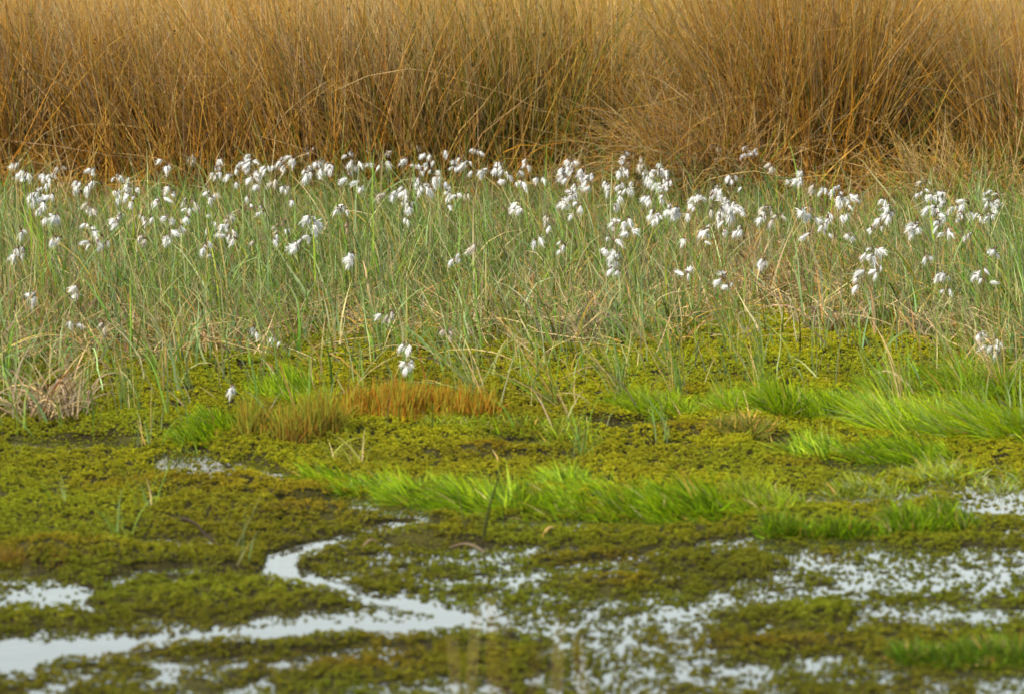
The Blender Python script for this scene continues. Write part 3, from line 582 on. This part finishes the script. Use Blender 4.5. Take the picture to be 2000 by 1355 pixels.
def tuft_mesh(seed, mat, dry):
    rng = np.random.default_rng(seed); V = []; F = []
    # silky hairs in tapering locks fanning from the attachment, over a small lumpy heart
    nr, ns = 6, 8; ph = rng.uniform(0, 6.28, 5); V.append((0, 0, 0)); sway = rng.normal(0, .16, 2)
    for i in range(1, nr):
        t = i / nr; r = (.14 if not dry else .08) * math.sin(math.pi * t ** 1.2) ** .8 + .02
        for j in range(ns):
            a = j * 2 * math.pi / ns + .3 * i
            q = r * (1 + .22 * math.sin(2 * a + ph[0]) + .18 * math.sin(5 * a + ph[1] - 3 * t) + rng.normal(0, .16))
            V.append((q * math.cos(a) + sway[0] * t * t, q * math.sin(a) + sway[1] * t * t, -.92 * t + rng.normal(0, .05)))
    V.append((sway[0] * .9, sway[1] * .9, -.86)); e = len(V) - 1
    for j in range(ns): F.append((0, 1 + (j + 1) % ns, 1 + j)); F.append((e, 1 + (nr - 2) * ns + j, 1 + (nr - 2) * ns + (j + 1) % ns))
    for i in range(nr - 2):
        for j in range(ns):
            a, b = 1 + i * ns + j, 1 + i * ns + (j + 1) % ns; F.append((a, b, b + ns)); F.append((a, b + ns, a + ns))
    for k in range(120 if not dry else 55):
        a = rng.uniform(0, 6.28); sp = abs(rng.normal(0, .62)); L = rng.uniform(.45, 1.25) * (1 - .2 * min(sp, 1.2)); w = rng.uniform(.010, .048)
        t0 = rng.uniform(0, .35); o = np.array([.16 * t0 * math.cos(a), .16 * t0 * math.sin(a), -t0 * .8]); s_ = np.array([-math.sin(a), math.cos(a), 0]) * w
        d1 = np.array([math.sin(sp) * math.cos(a), math.sin(sp) * math.sin(a), -math.cos(sp)]); d2 = d1 + np.array([sway[0], sway[1], -.35]) + rng.normal(0, .16, 3); d2 /= np.linalg.norm(d2)
        m_ = o + d1 * L * .5; t_ = m_ + d2 * L * .5; b = len(V)
        V.extend([tuple(o), tuple(m_ - s_), tuple(m_ + s_), tuple(t_)]); F.extend([(b, b + 1, b + 2), (b + 1, b + 3, b + 2)])
    me = bpy.data.meshes.new('tuft'); me.from_pydata([tuple(float(q) for q in p) for p in V], [], F); me.materials.append(mat)
    me.polygons.foreach_set('use_smooth', np.ones(len(F), bool)); return me
TUFTS = [[tuft_mesh(1000 + 20 * t + i, M_FLUFF[t], t == 2) for i in range(7)] for t in range(3)]

NUM = ['no', 'one', 'two', 'three', 'four', 'five', 'six']; ORD = ['first', 'second', 'third', 'fourth', 'fifth', 'sixth', 'seventh', 'eighth', 'ninth', 'tenth', 'eleventh', 'twelfth']
def row_of(v): return 0 if v < 333 else 1 if v < 372 else 2 if v < 412 else 3 if v < 452 else 4 if v < 525 else 5
ROWN = ['top row against rushes', 'second row down', 'third row down', 'fourth row down', 'low in the green sedge', 'front edge above yellow moss']
def col_of(u):
    for k, lim in enumerate((210, 450, 660, 860, 1060, 1330, 1560, 1760)):
        if u < lim: return k
    return 8
COLN = ['at the left edge', 'in the left quarter', 'left of centre', 'just left of centre', 'at the centre', 'right of centre', 'below the big rusty tussock', 'right of the big tussock', 'at the right edge']
FIX = {(451, 760): 'small white cotton grass tuft low on the moss beside bright green grass', (497, 647): 'low two-tufted white cotton grass head standing alone, left one of a pair',
       (542, 666): 'low two-tufted white cotton grass head standing alone, right one of a pair', (800, 687): 'upper of two white cotton heads above the orange moss',
       (798, 720): 'lower of two white cotton heads above the orange moss', (1471, 304): 'spreading white cotton grass head against the dark foot of the big tussock',
       (610, 442): 'largest white cotton grass head, left of centre in the green sedge', (157, 573): 'tall white cotton head with brown cap at the far left front',
       (600, 305): 'big round white cotton head standing highest in the top row, left of centre', (1423, 419): 'largest white cotton head in the cluster below the big tussock',
       (1381, 455): 'round white cotton pompom in green sedge below the big tussock', (1797, 318): 'brown spent cotton stalk standing against yellow grass at the right',
       (1835, 334): 'upright brown spent cotton spike between pale straw at the right', (1919, 338): 'thin brown spent cotton stalk near the right edge, above the white heads',
       (1201, 512): 'upper part of the tall white double cotton head right of centre', (1203, 533): 'hanging white tufts just under the tall double cotton head',
       (891, 508): 'solid white cotton head standing alone in the green sedge at the centre', (1417, 547): 'plump white cotton head alone in front of brown straw, right of centre',
       (768, 620): 'buff cotton grass head hanging over the moss left of centre', (874, 657): 'faded buff cotton head low over the moss near the centre', (1399, 290): 'buff cotton head tall against the rushes, left of the spreading head',
       (1508, 331): 'buff cotton head against the dark base of the big tussock', (619, 271): 'faint buff cotton tuft highest of all against the rushes'}
cells = {}
for i, hd in enumerate(heads):
    if (hd[0], hd[1]) in FIX: continue
    cells.setdefault((row_of(hd[1]), col_of(hd[0]), hd[2], hd[3]), []).append(i)
LAB = {}
for (r_, c_, n_, t_), ids in cells.items():
    ids.sort(key=lambda i: (heads[i][0], heads[i][1])); tone = ['white', 'buff', 'brown withered'][t_]
    for q, i in enumerate(ids):
        s = '%s-tuft %s cotton grass, %s, %s' % (NUM[n_], tone, ROWN[r_], COLN[c_])
        if len(ids) > 1: s += ', ' + ('leftmost' if q == 0 else ORD[q] + ' along')
        LAB[i] = s

def cotton(i, u, v, n, tone, size, wide):
    rng = np.random.default_rng(2000 + i)
    h = float(np.interp(v, [270, 300, 450, 500, 540, 600, 650, 720, 760], [.32, .28, .26, .235, .19, .15, .10, .10, .06])) * rng.uniform(.93, 1.07)
    hx, hy = at(u, v, h); hx, hy = float(hx), float(hy)
    dx, dy = rng.normal(.02, .025), rng.normal(0, .025); bx, by = hx + dx, hy + dy
    bz = float(ground_z(np.array([bx]), np.array([by]))[0]); bz = max(bz, -.01)
    root = empty('cotton_grass', (bx, by, bz)); tag(root, FIX.get((u, v)) or LAB[i], 'cotton grass', 'cotton grass stems in fruit')
    node = np.array([-dx, -dy, h - bz + .010 * size])
    K = 6; t = np.linspace(0, 1, K + 1)[:, None]; sp = np.array([0, 0, -.01]) * (1 - t) + node * t + np.array([dx, dy, 0]) * .5 * np.sin(math.pi * t) * .6
    V = []; F = []; C = []
    def tube(pts, r0, r1, c0, c1):
        b = len(V); m = len(pts)
        for k, p in enumerate(pts):
            f = k / (m - 1); r = r0 + (r1 - r0) * f
            for q in range(3): V.append(p + r * np.array([math.cos(q * 2.094), math.sin(q * 2.094), 0])); C.append(ALB * (np.array(c0) * (1 - f) + np.array(c1) * f))
        for k in range(m - 1):
            for q in range(3): q2 = (q + 1) % 3; F.append((b + 3 * k + q, b + 3 * k + q2, b + 3 * k + 3 + q2, b + 3 * k + 3 + q))
    tube(sp, .0016, .0011, GREEN, [(.16, .15, .04), (.14, .10, .04), (.12, .07, .03)][tone])
    tp = []
    for k in range(n):
        a = k * 6.283 / max(n, 1) + rng.uniform(0, 6.28) if n > 3 else rng.uniform(0, 6.28)
        out = rng.uniform(.004, .016) * size * (1.6 if wide else 1); up = rng.uniform(-.010, .016) * size
        e = node + np.array([math.cos(a) * out - .003, math.sin(a) * out * .8, up]); m_ = (node + e) / 2 + np.array([0, 0, .004])
        tube([node - np.array([0, 0, .004]), m_, e], .0008, .0006, (.15, .12, .05), (.12, .07, .03)); tp.append((e, a))
    st = mesh_np('stem', V, F, M_STEM, root, np.array(C))
    # brown bracts at the node and stem leaves
    nb = 3; az = rng.uniform(0, 6.28, nb); cb = pick([(.15, .08, .03), (.20, .16, .06)], [.6, .4], nb, rng)
    Vb, Fb, Cb, _ = blades(np.repeat(node[None], nb, 0), rng.uniform(.012, .03, nb), az, rng.uniform(.2, .9, nb), .4, .0035, 3, cb, None, rng=rng)
    nl = 3; P = np.stack([sp[1], sp[0], sp[2]]); cl = pick([GREEN, BLUEG, RUST], [.5, .3, .2], nl, rng)
    Vl, Fl, Cl, _ = blades(P, rng.uniform(.5, .9, nl) * h, rng.uniform(0, 6.28, nl), rng.uniform(.1, .4, nl), .4, .003, 4, cl, None, rng=rng)
    ng_ = 3 * n; PE = np.repeat(np.array([e for e, a in tp]), 3, 0)              # dark glumes capping each tuft
    Vg, Fg, Cg, _ = blades(PE + np.array([0, 0, .003]), rng.uniform(.006, .013, ng_), rng.uniform(0, 6.28, ng_), rng.uniform(1.6, 2.7, ng_), .4, .0042, 3, pick([(.16, .08, .03), (.10, .05, .025)], [.5, .5], ng_, rng), None, rng=rng)
    Vb, Fb, Cb = merge([(Vb, Fb, Cb), (Vg, Fg, Cg)])
    o = mesh_np('bracts', Vb, Fb, M_STEM, root, Cb); o = mesh_np('leaves', Vl, Fl, M_BLADE, root, Cl)
    for e, a in tp:
        o = bpy.data.objects.new('tuft', TUFTS[tone][rng.integers(7)]); link(o, root); o.location = e
        s = .0232 * size * rng.uniform(.62, 1.3) * (.75 if tone == 2 else 1); o.scale = (s * rng.uniform(.6, 1.1), s * rng.uniform(.6, 1.1), s * rng.uniform(.9, 1.25))
        tilt = abs(rng.normal(.55, .4)) if not wide else rng.uniform(.5, 1.5); aa = a if rng.random() < .55 else WEST + rng.normal(0, .6)
        o.rotation_euler = (0, -tilt, aa)                     # hangs, swung outwards
for i, hd in enumerate(heads): cotton(i, *hd)

# ------------------------------------------------------------------ small things
def stalk(name, label, cat, pts, r, c0, c1, mat=M_STRAW, group=None):
    pts = np.array(pts, float); b = pts[0].copy(); V = []; F = []; C = []; m = len(pts); ns = 5
    for k, p in enumerate(pts - b):
        f = k / (m - 1)
        for q in range(ns): a = q * 6.283 / ns; V.append(p + r * (1 - .5 * f) * np.array([math.cos(a), .5 * math.sin(a), math.sin(a)])); C.append(ALB * (np.array(c0) * (1 - f) + np.array(c1) * f))
    for k in range(m - 1):
        for q in range(ns): q2 = (q + 1) % ns; F.append((b0 := ns * k) and (ns * k + q, ns * k + q2, ns * k + ns + q2, ns * k + ns + q) or (q, q2, ns + q2, ns + q))
    o = mesh_np(name, V, F, mat, None, np.array(C)); o.location = b; tag(o, label, cat, group); return o
def gp(u, v, z): x, y = at(u, v, z); return (float(x), float(y), z)
def lying(u0, v0, u1, v1, hump, m=8):
    x0, y0 = at(u0, v0, .01); x1, y1 = at(u1, v1, .01)
    return [(x0 + (x1 - x0) * t, y0 + (y1 - y0) * t, max(float(ground_z(np.array([x0 + (x1 - x0) * t]), np.array([y0 + (y1 - y0) * t]))[0]), 0) + .006 + hump * math.sin(math.pi * t)) for t in np.linspace(0, 1, m)]
stalk('dead_leaf', 'curved pale brown dead leaf lying at the foot of the dark lone shoot', 'dead leaf', lying(945, 1072, 880, 1064, .012), .0026, (.30, .22, .15), (.2, .14, .09))
stalk('dead_leaf', 'folded light brown dead leaf at the water edge left of the black moss lump', 'dead leaf', lying(708, 1066, 740, 1058, .014), .003, (.3, .2, .1), GREY)
stalk('dead_leaf', 'small tan dead leaf on dark moss right of the lone shoot', 'dead leaf', lying(1060, 1046, 1085, 1036, .010), .003, TAN, STRAW)
stalk('twig', 'dark twig lying across the moss bank towards the channel bend', 'twig', lying(352, 1012, 430, 1068, .012), .0030, (.05, .03, .02), (.06, .03, .02))
x_, y_ = at(942, 1062, .0); x_, y_ = float(x_), float(y_)
stalk('sedge_shoot', 'dark lone sedge shoot leaning right at the water edge below the long bright grass', 'sedge', [(x_, y_, -.01), (x_ + .006, y_, .04), (x_ + .016, y_, .085), (x_ + .036, y_, .15)], .0042, (.05, .06, .012), (.07, .09, .012), M_BLADE)
stalk('sedge_shoot', 'thin olive sedge shoot just left of the dark lone shoot', 'sedge', [(x_ - .03, y_ + .1, -.01), (x_ - .045, y_ + .1, .05), (x_ - .055, y_ + .1, .11)], .0022, (.14, .15, .03), (.2, .22, .03), M_BLADE)
stalk('sedge_shoot', 'thin brown-green shoot rising from the twig at the channel bend', 'sedge', [gp(452, 1082, .0), gp(470, 1050, .015), gp(490, 1010, .05), gp(508, 970, .09)], .0024, (.14, .13, .03), (.2, .2, .03), M_BLADE)
stalk('dead_stalk', 'bleached dead stalk standing out of the olive grass tuft', 'dead stalk', [gp(1466, 838, .015), gp(1463, 815, .03), gp(1460, 790, .05), gp(1452, 762, .075)], .0016, TAN, STRAW)
stalk('dead_stalk', 'bent straw stalk lying flat on moss left of the large sedge tuft', 'dead stalk', lying(1085, 752, 1185, 722, .012), .002, TAN, STRAW)
stalk('dead_stalk', 'short brown dead stalk beside the dark moss lump in mid bog', 'dead stalk', [gp(975, 905, .02), gp(970, 890, .03), gp(962, 878, .045)], .002, TAN, STRAW)

# out-of-focus dry stalks close to the lens
rng = np.random.default_rng(5)
for k, (u, top) in enumerate([(930, 1200), (958, 1180), (985, 1225), (1095, 1230), (1130, 1255), (1050, 1265), (880, 1262)]):
    d = 4.3 + .25 * rng.random(); x = (u - 1000) / FPX * d; zt = CAM_H - (top - HORIZON) / FPX * d
    bx = x + rng.normal(0, .03); pts = [(bx + (x - bx) * t ** 1.5, d, .04 + (zt - .04) * t) for t in np.linspace(0, 1, 8)]
    stalk('dry_stalk', 'blurred dry stalk close to the lens at the bottom, %s from left of its group' % ORD[sorted([930, 958, 985, 1095, 1130, 1050, 880]).index(u)], 'dry stalk', pts, .0013, TAN, [STRAW, TAN, RUST][k % 3], group='blurred stalks close to the lens')
